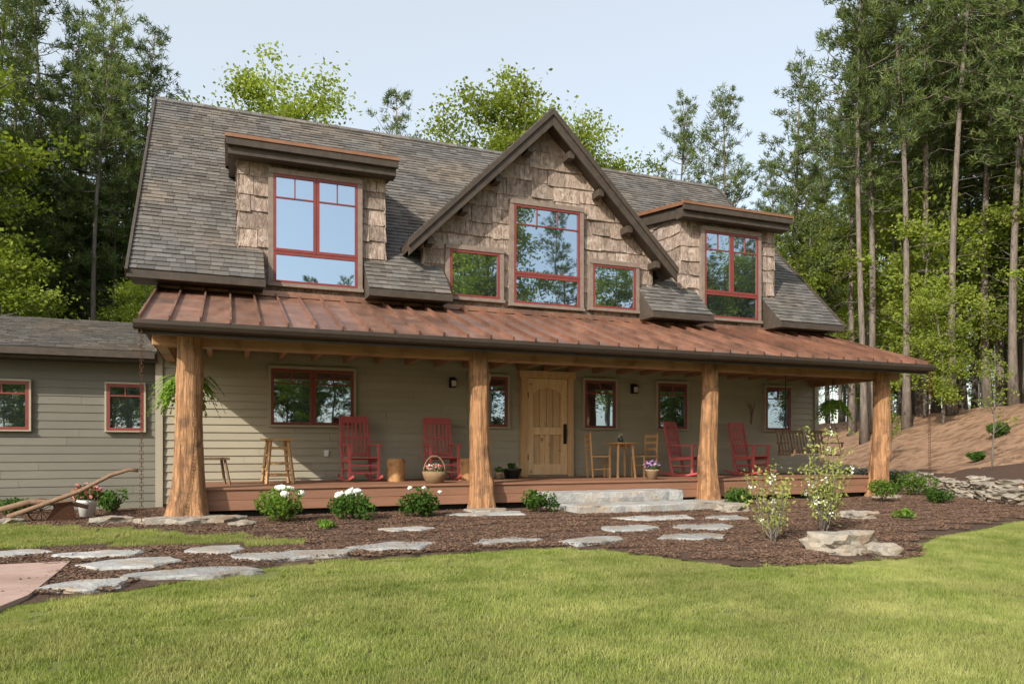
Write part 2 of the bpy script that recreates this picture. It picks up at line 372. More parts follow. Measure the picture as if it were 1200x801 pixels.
# ------------------------------------------------------------------ lawn blades
def blade_tile(seed,size,n,h):
    r=np.random.default_rng(seed); x=r.uniform(-size/2,size/2,n); y=r.uniform(-size/2,size/2,n)
    a=r.uniform(0,2*np.pi,n); w=.0038*r.uniform(.7,1.4,n); hh=h*r.uniform(.45,1.2,n); l=hh*r.uniform(.1,1.0,n); b=r.uniform(0,2*np.pi,n)
    z=np.zeros(n)
    V_=np.stack([np.stack([x-np.cos(a)*w,y-np.sin(a)*w,z-.01],1),np.stack([x+np.cos(a)*w,y+np.sin(a)*w,z-.01],1),np.stack([x+np.cos(b)*l,y+np.sin(b)*l,hh],1)],1).reshape(-1,3)
    mb=MB('grass'); mb.add(V_.tolist(),np.arange(3*n).reshape(n,3).tolist(),0,r.uniform(0,1,n)); return mb.mesh('grass_clump')
tiles=[blade_tile(i,.42,1400,.037) for i in range(4)]
pts=[]
for x in np.arange(-9,20,.36):
    for y in np.arange(.8,12.4,.36):
        px=x+R(-.06,.06);py=y+R(-.06,.06)
        ok=(py<bound(px)-.1 and not(-3.3<px<-1.42)) or inpoly(px,py,patch)
        if px<-3.05: ok = py<12.2
        if hilld(px,py)>-.3: ok=False
        if any(abs(px-s[0])<s[2]*.5+.1 and abs(py-s[1])<s[3]*.5+.08 for s in stones): ok=False
        if ok: pts.append((px,py,gz(px,py)+(.03 if py>bound(px) else 0),random.choice([0,1,2,3])*math.pi/2+R(-.3,.3),R(.85,1.15)))
for x in np.arange(-1.4,16,.12):
    y=bound(x)-R(.0,.18); 
    if hilld(x,y)<-.3: pts.append((x,y,gz(x,y),R(0,6.28),R(.3,.6)))
for y in np.arange(3.2,6.7,.1): pts.append((-1.48+R(-.02,.06),y,gz(-1.45,y),R(0,6.28),R(.45,.7)))
instancer('lawn_grass',pts,tiles)
def chip_tile(seed,n):
    rd=random.Random(seed); mb=MB('chips')
    for i in range(n):
        x,y=rd.uniform(-.3,.3),rd.uniform(-.3,.3); a=rd.uniform(0,6.28); L=rd.uniform(.015,.055); 
        d=Vector((math.cos(a),math.sin(a),rd.uniform(-.4,.4)))*L
        c=Vector((x,y,.006+rd.random()*.014))
        mb.bar(c-d*.5,c+d*.5,rd.uniform(.006,.02),.004,0,(rd.uniform(-.5,.5),rd.uniform(-.5,.5),1),rd.random())
    return mb.mesh('chips')
ct=[chip_tile(i,420) for i in range(3)]; pts=[]
for x in np.arange(-8,17,.5):
    for y in np.arange(5.7,14.3,.5):
        px=x+R(-.1,.1);py=y+R(-.1,.1)
        if py>bound(px)+.22 and hilld(px,py)<.1 and not inpoly(px,py,patch) and not(py>12.2 and px>-.8 and px<13.5):
            pts.append((px,py,gz(px,py)+.022,R(0,6.28),R(.9,1.1)))
instancer('mulch_chips',pts,ct)

# ------------------------------------------------------------------ HOUSE
H=empty('craftsman_house')
YW=14.5
mb=MB('core','darkwood')
mb.box(-1.15,14.05,YW+.02,23.4,-.2,4.3)
mb.prism([(-1.15,YW+.02,4.3),(-1.15,23.4,4.3),(-1.15,18.96,8.95)],(15.2,0,0))
mb.obj('walls',H)
mb=MB('siding')
courses(mb,(0,YW+.02,0),(1,0,0),(0,0,1),(0,-1,0),[(-1.15,.1),(14.05,.1),(14.05,3.4),(-1.15,3.4)],.145,2.5,4.2,.032,.008,.003,0,v0=.1)
courses(mb,(14.05,0,0),(0,1,0),(0,0,1),(1,0,0),[(14.5,.1),(23.4,.1),(23.4,4.3),(14.5,4.3)],.145,2.5,4.2,.03,.008,.003,0,v0=.1)
courses(mb,(-1.15,0,0),(0,1,0),(0,0,1),(-1,0,0),[(14.5,.1),(23.4,.1),(23.4,4.3),(14.5,4.3)],.145,2.5,4.2,.03,.008,.003,0,v0=.1)
mb.box(-1.21,-1.09,YW-.05,YW+.05,.05,3.6); mb.box(13.99,14.11,YW-.05,YW+.05,.05,3.6)
mb.obj('lap_siding',H)
GX=6.44
mb=MB('bark')
reg=[(3.75,3.9),(9.15,3.9),(9.15,5.42),(GX,8.12),(3.75,5.42)]
bk=dict(expo=.33,wmin=.2,wmax=.72,tb=.04,tt=.014,gap=.01,jit=.016,edge=.026,v0=3.9,tilt=.05)
def bark(reg,O,U,N,seed): courses(mb,O,U,(0,0,1),N,reg,seed=seed,**bk)
bark(reg,(0,YW,0),(1,0,0),(0,-1,0),1)
for i,(a,b) in enumerate(((.19,2.92),(9.95,12.68))):
    bark([(a,3.9),(b,3.9),(b,6.55),(a,6.55)],(0,YW,0),(1,0,0),(0,-1,0),5+i)
    bark([(YW-.03,4.55),(YW-.03,6.55),(16.85,6.95)],(a,0,0),(0,1,0),(-1,0,0),9+i)
    bark([(YW-.03,4.55),(YW-.03,6.55),(16.85,6.95)],(b,0,0),(0,1,0),(1,0,0),12+i)
for i,(a,b) in enumerate(((-1.15,.19),(2.92,3.75),(9.15,9.95),(12.68,14.05))):
    bark([(a,3.9),(b,3.9),(b,4.7),(a,4.7)],(0,YW,0),(1,0,0),(0,-1,0),20+i)
bark([(YW-.03,4.7),(YW-.03,5.5),(15.2,5.5)],(3.75,0,0),(0,1,0),(-1,0,0),31)
bark([(YW-.03,4.7),(YW-.03,5.5),(15.2,5.5)],(9.15,0,0),(0,1,0),(1,0,0),32)
for sx,nn in((-1.15,-1),(14.05,1)):
    bark([(YW,4.3),(23.4,4.3),(18.96,8.9)],(sx,0,0),(0,1,0),(nn,0,0),40)
mb.obj('bark_shingle_siding',H)
mb=MB('core')
mb.prism([(3.78,YW+.01,4),(9.12,YW+.01,4),(9.12,YW+.01,5.4),(GX,YW+.01,8.1),(3.78,YW+.01,5.4)],(0,.6,0))
for a,b in((.21,2.9),(9.97,12.66)): mb.prism([(a,YW+.01,4.2),(a,YW+.01,6.5),(a,16.8,6.9),(a,16.8,4.2)],(b-a,0,0))
mb.obj('dormer_core',H)
X0,X1=-1.57,14.25; EY,EZ=13.8,4.15; RY,RZ=18.96,9.34
vl=math.hypot(RY-EY,RZ-EZ); cv=(RY-EY)/vl; sv=(RZ-EZ)/vl
Vf=(0,cv,sv); Nf=(0,-sv,cv); vb=.72/cv
segs=[(X0,.62),(2.5,4.12),(8.75,10.35),(12.3,X1)]
mb=MB('shingle'); sk=dict(expo=.14,wmin=.12,wmax=.3,tb=.022,tt=.004,gap=.005,jit=.007,edge=.005,v0=0)
courses(mb,(0,EY,EZ),(1,0,0),Vf,Nf,[(X0,vb),(X1,vb),(X1,vl),(X0,vl)],seed=3,**sk)
for i,(a,b) in enumerate(segs): courses(mb,(0,EY,EZ),(1,0,0),Vf,Nf,[(a,0),(b,0),(b,vb),(a,vb)],seed=60+i,**sk)
sk2=dict(sk); sk2.update(wmin=.5,wmax=1.5)
courses(mb,(0,2*RY-EY,EZ),(1,0,0),(0,-cv,sv),(0,sv,cv),[(X0,0),(X1,0),(X1,vl),(X0,vl)],seed=4,**sk2)
for k in range(60):
    x=X0+(X1-X0)*k/60; w=(X1-X0)/60-.01
    for sg in (-1,1): mb.bar((x,RY+sg*.07,RZ-.03),(x+w,RY+sg*.07,RZ-.035+R(0,.01)),.16,.015,0,(0,sg,1),R(0,1))
gv=3.1*math.sqrt(2); q=.70710678; gz0=5.24; gtop=8.34
for sg in(-1,1):
    ex=GX+sg*3.1
    courses(mb,(ex,0,gz0),(0,1,0),(-sg*q,0,q),(sg*q,0,q),[(14.08,0),(14.95,0),(18.05,gv),(14.08,gv)],seed=80+sg,**sk)
mb.obj('shingle_roof',H)
mb=MB('darkwood')
mb.prism([(X0+.02,EY+.72,EZ+.69),(X0+.02,RY,RZ-.03),(X0+.02,RY,RZ-.25),(X0+.02,EY+.72,EZ+.47)],(X1-X0-.04,0,0))
mb.prism([(X0+.02,2*RY-EY,EZ-.02),(X0+.02,RY,RZ-.03),(X0+.02,RY,RZ-.25),(X0+.02,2*RY-EY,EZ-.2)],(X1-X0-.04,0,0))
for a,b in segs:
    mb.prism([(a+.01,EY,EZ-.02),(a+.01,EY+.71,EZ+.69),(a+.01,EY+.71,EZ-.12),(a+.01,EY,EZ-.14)],(b-a-.02,0,0))
    mb.box(a-.02,b+.02,EY-.04,EY-.003,EZ-.15,EZ-.015)
for x in (X0-.02,X1+.02):
    mb.bar((x,EY-.03,EZ-.1),(x,RY,RZ-.07),.05,.2,0,(0,0,1)); mb.bar((x,2*RY-EY,EZ-.13),(x,RY,RZ-.1),.05,.24,0,(0,0,1))
for sg in(-1,1):
    ex=GX+sg*3.1
    mb.prism([(ex,14.1,gz0-.01),(GX,14.1,gtop-.01),(GX,14.1,gtop-.25),(ex,14.1,gz0-.2)],(0,.85,0))
    mb.prism([(ex+sg*.02,14.04,gz0-.03),(GX,14.04,gtop-.015),(GX,14.04,gtop-.37),(ex+sg*.02,14.04,gz0-.34)],(0,.055,0))
    mb.prism([(ex+sg*.03,14.0,gz0-.02),(GX,14.0,gtop-.005),(GX,14.0,gtop-.15),(ex+sg*.03,14.0,gz0-.16)],(0,.038,0))
    for k in(.12,.36,.6,.84):
        x=GX+sg*3.1*(1-k)*.97; z=gtop-abs(x-GX)-.42
        mb.box(x-.07,x+.07,14.12,14.44,z-.07,z+.08)
mb.obj('roof_trim',H,bevel=.006)
mb=MB('copper','darkwood','coppertrim')
for a,b in((-.03,3.12),(9.75,12.9)):
    sl=.16
    mb.prism([(a,14.08,6.72),(a,17.0,6.72+2.92*sl),(a,17.0,6.76+2.92*sl),(a,14.08,6.76)],(b-a,0,0))
    for k in range(8):
        x=a+.02+(b-a-.04)*k/7; mb.bar((x,14.08,6.78),(x,16.9,6.78+2.82*sl),.025,.035,0)
    mb.box(a+.03,b-.03,14.13,14.42,6.46,6.70,1)
    mb.prism([(a+.05,14.42,6.5),(a+.05,16.7,6.86),(a+.05,16.7,7.12),(a+.05,14.42,6.75)],(b-a-.1,0,0),1)
    mb.box(a+.0,b-.0,14.05,14.13,6.6,6.725,1)
    mb.box(a-.02,b+.02,14.03,14.078,6.73,6.79,2)
    mb.prism([(a-.022,14.08,6.70),(a-.022,17,6.70+2.92*sl),(a-.022,17,6.79+2.92*sl),(a-.022,14.08,6.79)],(.02,0,0),2)
mb.obj('dormer_roofs',H)
PE,PZ=11.4,2.9; TY,TZ=14.5,3.98
px0,px1=-1.17,14.17
mb=MB('copper','ceil','darkwood'); n=38; w=(px1-px0)/n
for k in range(n):
    a=px0+w*k
    for i in range(6):
        f0,f1=i/6,(i+1)/6
        def pp(x,f,o): return (x,PE-.05+(TY-PE+.05)*f,PZ+.02+(TZ-PZ)*f+o)
        B1=.008*noise.noise(Vector((k*3.1,f0*5,0))); B2=.008*noise.noise(Vector((k*3.1,f1*5,0)))
        tt_=.5+.6*noise.noise(Vector((k*5.3,.4,0)))
        mb.add([pp(a,f0,0),pp(a+w*.5,f0,B1),pp(a+w,f0,0),pp(a+w,f1,0),pp(a+w*.5,f1,B2),pp(a,f1,0)],[(0,1,4,5),(1,2,3,4)],0,tt_,True)
for k in range(n+1):
    x=min(max(px0+w*k,px0+.015),px1-.015); mb.bar((x,PE-.05,PZ+.05),(x,TY-.02,TZ+.05),.028,.066,0,t=R(.0,.4))
mb.box(px0,px1,TY-.14,TY-.08,TZ-.01,TZ+.09,0)
mb.prism([(px0+.01,PE-.03,PZ+.0),(px0+.01,TY,TZ+.0),(px0+.01,TY,TZ-.14),(px0+.01,PE-.03,PZ-.12)],(px1-px0-.02,0,0),2)
mb.box(px0+.1,px1-.1,11.6,TY,2.925,2.95,1)
for x in(px0+.06,px1-.06): mb.prism([(x-.03,11.5,2.8),(x-.03,TY,2.8),(x-.03,TY,3.82),(x-.03,11.5,2.84)],(.06,0,0),2)
mb.obj('porch_roof',H)
mb=MB('ceil')
for x in np.arange(-.9,14,.61): mb.box(x-.04,x+.04,11.45,14.45,2.78,2.92,0)
mb.obj('porch_rafters',H)
mb=MB('gutter')
pr=[(-.075,.06),(-.08,0),(-.055,-.055),(0,-.08),(.055,-.055),(.07,0),(.07,.06)]
vs=[(x,PE-.1+a,PZ-.06+b) for x in(px0-.05,px1+.05) for a,b in pr]; k=len(pr)
mb.add(vs,[(i,i+1,i+1+k,i+k) for i in range(k-1)]+[tuple(range(k)),tuple(range(k,2*k))])
mb.box(px0,px1,PE-.028,PE-.0,PZ-.19,PZ+.0)
for x in np.arange(px0+.4,px1,.8): mb.box(x-.012,x+.012,PE-.185,PE-.03,PZ-.005,PZ+.008)
mb.obj('gutter',H)
mb=MB('rust')
for x in(px0+.05,px1-.05):
    z=2.78; k=0
    while z>.05:
        if k%2: mb.bar((x-.02,PE-.1,z),(x-.02,PE-.1,z-.07),.006,.006); mb.bar((x+.02,PE-.1,z),(x+.02,PE-.1,z-.07),.006,.006); mb.bar((x-.02,PE-.1,z),(x+.02,PE-.1,z),.006,.006);mb.bar((x-.02,PE-.1,z-.07),(x+.02,PE-.1,z-.07),.006,.006)
        else: mb.bar((x,PE-.12,z),(x,PE-.12,z-.07),.006,.006); mb.bar((x,PE-.08,z),(x,PE-.08,z-.07),.006,.006); mb.bar((x,PE-.12,z),(x,PE-.08,z),.006,.006);mb.bar((x,PE-.12,z-.07),(x,PE-.08,z-.07),.006,.006)
        z-=.055;k+=1
mb.obj('rain_chains',H)
for i,(x,r) in enumerate(((-.56,.205),(4.09,.185),(8.89,.185),(13.4,.185))):
    mb=MB('log'); seg=56; nz=80; vs=[];fs=[]; rd=random.Random(i+3)
    z0=.0; z1=2.88; knots=[(rd.uniform(0,6.28),rd.uniform(.3,2.8),rd.uniform(.05,.09)) for _ in range(9)]
    for j in range(nz+1):
        f=j/nz; z=z0+(z1-z0)*f; rr=r*(1.04-.2*f+.42*math.exp(-f*6.5)*(1.25 if i==0 else .75))
        ox=.035*math.sin(f*3+i*1.7)+.012*math.sin(f*9+i); oy=.03*math.sin(f*2.4+i)
        for k in range(seg):
            a=2*math.pi*k/seg; c,s_=math.cos(a),math.sin(a)
            e=noise.noise(Vector((c*1.3+i*9,s_*1.3,z*.45)))*.15+noise.noise(Vector((c*3.2+i*5,s_*3.2,z*.7)))*.10
            e+=abs(noise.noise(Vector((c*7+i*5,s_*7,z*.9))))*-.07+noise.noise(Vector((c*4,s_*4+i,z*5)))*.025
            e+=math.exp(-f*6)*.17*math.sin(5*a+i+.6*math.sin(2*a))
            for ka,kz,kr in knots:
                da=(a-ka+math.pi)%(2*math.pi)-math.pi; d2=((da*r)**2+((z-kz)*.7)**2)/(kr*kr)
                if d2<4: e+=.16*math.exp(-d2*1.6)
            vs.append((x+ox+c*rr*(1+e),11.95+oy+s_*rr*(1+e),z))
    for j in range(nz):
        for k in range(seg): fs.append((j*seg+k,j*seg+(k+1)%seg,(j+1)*seg+(k+1)%seg,(j+1)*seg+k))
    fs.append(tuple(nz*seg+k for k in range(seg)))
    mb.add(vs,fs,0,.5,True); mb.obj('log_post_%d'%(i+1),H)
mb=MB('beam'); mb.bar((-1.05,12.05,2.76),(14.02,12.05,2.76),.2,.25); 
for x in (-.95,13.9): mb.bar((x,12.16,2.76),(x,14.45,2.76),.16,.2)
mb.obj('porch_beam',H,bevel=.02)
mb=MB('deck','iron'); 
y=12.12
while y<14.45: mb.box(-.75,13.65,y,min(y+.135,14.46),.462,.49,0,R(0,1)); y+=.14
mb.box(-.77,13.67,12.03,12.11,.46,.495); mb.box(-.75,13.65,12.06,12.1,.30,.458,0,.4); mb.box(-.75,13.65,12.064,12.1,.14,.297,0,.7)
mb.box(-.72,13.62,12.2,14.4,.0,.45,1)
for x in(-.75,13.62): mb.box(x,x+.03,12.11,14.46,.14,.458)
mb.obj('porch_deck',H,bevel=.004)
mb=MB('stone')
mb.slab([(5.15,12.02),(5.2,11.42),(6.5,11.36),(7.9,11.42),(8.0,12.02)],.15,.33,.03,0,.8,3); mb.slab([(5.3,12.0),(5.3,11.5),(7.85,11.5),(7.8,12.0)],-.1,.145,.03,0,.2,13)
mb.slab([(5.35,11.38),(5.4,10.75),(6.8,10.62),(8.25,10.72),(8.3,11.4)],-.1,.15,.035,0,.6,4)
mb.obj('stone_steps',H)
for i,(x,y,a,b,c) in enumerate(((-.5,11.6,.75,.45,.1),(4.1,11.7,.42,.38,.08),(8.95,11.75,.5,.38,.09),(13.4,11.8,.4,.35,.08))):
    mb=MB('rock'); rd=random.Random(i+70); mb.slab([(a*math.cos(t)*rd.uniform(.88,1.08),b*math.sin(t)*rd.uniform(.88,1.08)) for t in np.linspace(0,5.4,8)],-.1,c,.07,0,.6,i+30,relief=.02); mb.obj('stone_post_base_%d'%(i+1),H,(x,y,.0))
def window(x0,x1,z0,z1,cols=1,bottom=None,top=None,d=.05,tw=.09,parts=2,Y=YW,tm=0):
    mb=MB('trim','red','glass','darkwood','siding')
    yo=Y-d
    T=4 if tm else 0
    mb.box(x0-tw,x1+tw,yo-.015,Y,z1,z1+tw*1.1,T); mb.box(x0-tw*1.2,x1+tw*1.2,yo-.03,Y,z0-tw*.7,z0,T)
    mb.box(x0-tw,x0,yo,Y,z0,z1,T); mb.box(x1,x1+tw,yo,Y,z0,z1,T)
    fw=.055
    def sash(a,b,c,e,topm,n):
        y1=yo+.002; mb.box(a,b,y1,Y,c,c+fw,1);mb.box(a,b,y1,Y,e-fw,e,1);mb.box(a,a+fw,y1+.001,Y,c+fw,e-fw,1);mb.box(b-fw,b,y1+.001,Y,c+fw,e-fw,1)
        gy=yo+.03; k1,k2=R(-.004,.004),R(-.003,.003)
        mb.add([(a+fw,gy+k1,c+fw),(b-fw,gy-k1,c+fw),(b-fw,gy-k1+k2,e-fw),(a+fw,gy+k1+k2,e-fw)],[(0,1,2,3)],2)
        if topm:
            mb.box(a+fw,b-fw,yo+.008,gy+.012,topm-.013,topm+.013,1)
            for k in range(1,n): x=a+fw+(b-a-2*fw)*k/n; mb.box(x-.011,x+.011,yo+.009,gy+.011,topm+.013,e-fw,1)
    zb=z0
    if bottom: sash(x0,x1,z0,bottom-.004,None,0); zb=bottom+.004
    w=(x1-x0)/cols
    for k in range(cols): sash(x0+w*k+(.003 if k else 0),x0+w*(k+1)-(.003 if k<cols-1 else 0),zb,z1,top,parts)
    mb.obj('window',H)
window(.80,2.38,4.23,6.29,2,4.83,5.85,d=.13)
window(10.55,12.13,4.23,6.29,2,4.83,5.85,d=.13)
window(5.68,7.25,4.2,6.32,1,4.83,5.9,d=.13,parts=3)
window(4.26,5.36,4.24,5.22,1,d=.13); window(7.57,8.67,4.24,5.22,1,d=.13)
window(.76,2.31,1.55,2.62,2,None,2.34,d=.07,tw=.05,tm=1)
for a,b in((4.72,5.56),(7.40,8.18),(9.30,10.10),(12.42,13.2)): window(a,b,1.56,2.62,1,None,2.34,d=.07,tw=.05,tm=1)
mb=MB('doorframe','door','iron','rock')
mb.box(5.86,6.0,YW-.12,YW,.49,2.62);mb.box(6.96,7.1,YW-.12,YW,.49,2.62);mb.box(5.82,7.14,YW-.13,YW,2.62,2.78); mb.box(6.0,6.96,YW-.12,YW,.49,.53,3)
for k in range(6):
    a=6.002+k*.1593; mb.box(a,a+.151,YW-.026,YW,.53,2.62,1,R(0,.5))
st=.14
mb.box(6.005,6.005+st,YW-.09,YW-.022,.535,2.615,1,.7);mb.box(6.955-st,6.955,YW-.09,YW-.022,.535,2.615,1,.8)
for a,b,t in((.535,.76,.9),(1.4,1.56,1.),(2.44,2.615,.9)): mb.box(6.005+st,6.955-st,YW-.088,YW-.022,a,b,1,t)
mb.box(6.43,6.53,YW-.087,YW-.022,.76,1.40,1,.8)
for s_ in(-1,1): mb.prism([(6.48+s_*.335,YW-.085,2.44),(6.48+s_*.335,YW-.085,2.28),(6.48+s_*.2,YW-.085,2.38),(6.48,YW-.085,2.42),(6.48,YW-.085,2.44)],(0,.06,0),1,.9)
mb.box(6.855,6.935,YW-.105,YW-.085,1.2,1.64,2); mb.tube([(6.895,YW-.1,1.57),(6.895,YW-.16,1.53),(6.895,YW-.16,1.32),(6.895,YW-.1,1.28)],.013,8,2)
for z in(.85,2.2): mb.box(5.995,6.03,YW-.1,YW-.085,z,z+.12,2)
mb.obj('front_door',H,bevel=.006)
for x in(4.34,8.66):
    mb=MB('iron','lampglass'); mb.box(x-.06,x+.06,YW-.05,YW,2.36,2.58); mb.bar((x,YW-.03,2.56),(x,YW-.14,2.56),.02,.02)
    mb.lathe((x,YW-.14,2.36),[(.0,.0),(.055,.0),(.055,.02)],12,0); mb.lathe((x,YW-.14,2.38),[(.045,.0),(.05,.12)],12,1); mb.lathe((x,YW-.14,2.5),[(.075,0),(.03,.06),(0,.08)],12,0)
    mb.obj('wall_lantern',H)
mb=MB('white'); mb.box(1.75,1.83,YW-.035,YW,.95,1.07); mb.obj('outlet_cover',H)
# wing
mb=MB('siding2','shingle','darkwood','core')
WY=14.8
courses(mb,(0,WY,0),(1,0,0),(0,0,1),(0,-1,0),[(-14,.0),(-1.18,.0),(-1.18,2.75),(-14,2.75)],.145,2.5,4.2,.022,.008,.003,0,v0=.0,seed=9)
wl=math.hypot(4.7,1.2); 
courses(mb,(0,14.3,2.82),(1,0,0),(0,4.7/wl,1.2/wl),(0,-1.2/wl,4.7/wl),[(-14.3,0),(-1.17,0),(-1.17,wl),(-14.3,wl)],m=1,seed=5,**sk)
courses(mb,(0,23.7,2.82),(1,0,0),(0,-4.7/wl,1.2/wl),(0,1.2/wl,4.7/wl),[(-14.3,0),(-1.17,0),(-1.17,wl),(-14.3,wl)],m=1,seed=6,**sk2)
mb.prism([(-14.3,14.3,2.81),(-14.3,19,4.01),(-14.3,23.7,2.81),(-14.3,23.7,2.63),(-14.3,14.3,2.63)],(13.12,0,0),2)
mb.box(-14.3,-1.2,14.2,14.29,2.68,2.8,2)
mb.box(-14,-1.18,WY+.01,23.2,-.2,2.7,3)
mb.obj('left_wing',H)
for a,b in((-2.02,-1.42),(-4.0,-3.2),(-6.2,-5.4)): window(a,b,1.42,2.26,1,None,2.05,d=.085,tw=.03,Y=WY,tm=1)

# ------------------------------------------------------------------ furniture
def rocking_chair(name,x,y,rz):
    mb=MB('chairred')
    for sx in(-.27,.27):
        P=[(sx,yy_,.025+.13*(yy_-.03)**2*2.2) for yy_ in np.linspace(-.5,.55,10)]
        for a,b in zip(P,P[1:]): mb.bar(a,b,.035,.045)
        mb.bar((sx,-.26,.05),(sx,-.27,.66),.05,.05,up=(0,1,0))
        mb.bar((sx,.2,.05),(sx*.95,.42,1.2),.045,.05,up=(0,1,0))
        mb.bar((sx*1.06,-.34,.675),(sx*1.0,.32,.69),.1,.028)
        mb.bar((sx,-.26,.24),(sx,.23,.22),.025,.03); mb.bar((sx,-.27,.40),(sx,.25,.37),.03,.06)
    for k in range(8):
        yv=-.29+k*.073; mb.bar((-.28,yv,.44-.005*k),(.28,yv,.44-.005*k),.062,.02)
    mb.bar((-.25,-.27,.16),(.25,-.27,.16),.028,.028); mb.bar((-.25,-.27,.3),(.25,-.27,.3),.028,.028); mb.bar((-.25,.22,.2),(.25,.22,.2),.028,.028)
    mb.bar((-.26,.27,.5),(.26,.27,.5),.03,.06,up=(0,.2,1)); mb.bar((-.275,.415,1.16),(.275,.415,1.16),.03,.13,up=(0,.2,1)); mb.bar((-.26,.34,.82),(.26,.34,.82),.022,.04,up=(0,.2,1))
    for k in range(6):
        xv=-.2+k*.08; mb.bar((xv,.275,.5),(xv,.405,1.13),.038,.014,up=(0,1,0))
    mb.obj(name,None,(x,y,.49),(0,0,rz),1,.005)
rocking_chair('rocking_chair',2.3,13.65,.12); rocking_chair('rocking_chair',3.87,13.65,-.05)
rocking_chair('rocking_chair',9.5,13.6,.5); rocking_chair('rocking_chair',11.3,13.65,.25)
def stump(x,y,r,h,s):
    mb=MB('cut','wood')
    seg=20;vs=[];fs=[]
    for j,z in enumerate((0,h*.5,h*.97,h)):
        for k in range(seg):
            a=2*math.pi*k/seg; e=1+.08*noise.noise(Vector((math.cos(a)*1.5+s,math.sin(a)*1.5,z)))-(.05 if j==3 else 0); vs.append((r*e*math.cos(a),r*e*math.sin(a),z))
    for j in range(3):
        for k in range(seg): fs.append((j*seg+k,j*seg+(k+1)%seg,(j+1)*seg+(k+1)%seg,(j+1)*seg+k))
    mb.add(vs,fs,0,.5,True); mb.add([vs[3*seg+k] for k in range(seg)],[tuple(range(seg))],1)
    mb.obj('log_stump_table',None,(x,y,.49))
stump(2.92,13.4,.17,.42,1); stump(4.3,13.4,.16,.42,5)
mb=MB('wood')
mb.box(-.26,.26,-.2,.2,.745,.785)
for sx in(-1,1):
    for sy in(-1,1): mb.bar((sx*.23,sy*.2,0),(sx*.15,sy*.13,.75),.045,.045)
    mb.bar((sx*.2,-.17,.25),(sx*.2,.17,.25),.03,.04); mb.bar((sx*.18,-.15,.5),(sx*.18,.15,.5),.03,.04)
for z in(.15,.35,.62):
    for sy in(-1,1): mb.bar((-.2,sy*(.19-.07*z),z),(.2,sy*(.19-.07*z),z),.03,.045)
mb.obj('wooden_bar_stool',None,(.82,13.4,.49),(0,0,.15),1,.004)
mb=MB('oldwood')
mb.box(-.25,.25,-.2,.2,.42,.46)
for sx in(-1,1):
    for sy in(-1,1): mb.bar((sx*.25,sy*.2,0),(sx*.18,sy*.14,.42),.035,.035)
mb.obj('small_wooden_bench',None,(-.25,13.2,.49),(0,0,.2),1,.004)
mb=MB('wood','oldwood')
mb.lathe((0,0,0),[(0,.71),(.36,.71),(.38,.725),(.36,.745),(0,.745)],28)
for k in range(4):
    a=math.pi/4+k*math.pi/2; mb.bar((math.cos(a)*.3,math.sin(a)*.3,0),(math.cos(a)*.24,math.sin(a)*.24,.71),.045,.045)
mb.box(-.2,.2,-.015,.015,.62,.7);mb.box(-.015,.015,-.2,.2,.62,.7)
mb.obj('bistro_table',None,(7.85,13.6,.49))
mb=MB('darkpot','petal'); mb.lathe((0,0,0),[(0,0),(.05,0),(.07,.05),(.03,.1),(.04,.13)],14); mb.leaves(rng.normal(size=(40,3))*.03+np.array([0,0,.16]),.03,1); mb.obj('table_vase',None,(7.8,13.55,1.235))
for x,rz in((7.3,1.4),(8.4,-1.3)):
    mb=MB('wood'); mb.box(-.2,.2,-.2,.2,.43,.46)
    for sx in(-.18,.18):
        mb.bar((sx,-.18,0),(sx,-.18,.43),.035,.035); mb.bar((sx,.19,0),(sx*.95,.25,.95),.035,.035)
        mb.bar((sx,-.18,.18),(sx,.19,.18),.02,.02)
    for z in(.6,.74,.88): mb.bar((-.17,.2+z*.05,z),(.17,.2+z*.05,z),.018,.06)
    mb.bar((-.18,-.18,.25),(.18,-.18,.25),.02,.02)
    mb.obj('wooden_chair',None,(x,13.6,.49),(0,0,rz),1,.004)
def sphere_pts(n,r,c=(0,0,0)):
    p=rng.normal(size=(n,3)); p/=np.linalg.norm(p,axis=1)[:,None]; return p*(rng.uniform(.4,1,n)**.5)[:,None]*np.array(r)+np.array(c)
mb=MB('wicker','bush','petal','pink')
mb.lathe((0,0,0),[(0,0),(.15,0),(.2,.12),(.22,.2),(.205,.2),(.19,.13)],24)
for k in range(6): mb.lathe((0,0,.02+.033*k),[(.152+.011*k,0),(.164+.011*k,.012),(.155+.011*k,.026)],24,0)
mb.tube([(math.cos(a)*.2,0,.18+math.sin(a)*.3) for a in np.linspace(0,math.pi,12)],.012,6)
mb.leaves(sphere_pts(160,(.17,.17,.08),(0,0,.22)),.06,1); mb.leaves(sphere_pts(50,(.16,.16,.07),(0,0,.27)),.045,3,.9); mb.leaves(sphere_pts(40,(.16,.16,.07),(0,0,.27)),.045,2,.9)
mb.obj('flower_basket',None,(3.42,12.5,.49))
def pot(name,x,y,z,r,h,pm,fm,fr,nl=160,nf=60):
    mb=MB(pm,'bush',fm); mb.lathe((0,0,0),[(0,0),(r*.7,0),(r*.95,h*.8),(r*1.05,h*.85),(r*1.05,h),(r*.92,h),(r*.85,h*.85),(0,h*.84)],22)
    mb.leaves(sphere_pts(nl,(fr,fr,fr*.7),(0,0,h+fr*.4)),.07,1); 
    if nf: mb.leaves(sphere_pts(nf,(fr,fr,fr*.7),(0,0,h+fr*.55)),.055,2,.95)
    mb.obj(name,None,(x,y,z))
pot('flower_pot',7.82,12.35,.49,.13,.2,'clay','purple',.15)
pot('flower_bucket',-2.05,13.0,.02,.14,.28,'white','pink',.22,240,120)
pot('glazed_planter',5.45,13.9,.49,.2,.2,'darkpot','petal',.1,50,0); pot('small_potted_plant',5.05,13.6,.49,.08,.14,'clay','petal',.09,70,0)
mb=MB('oldwood')
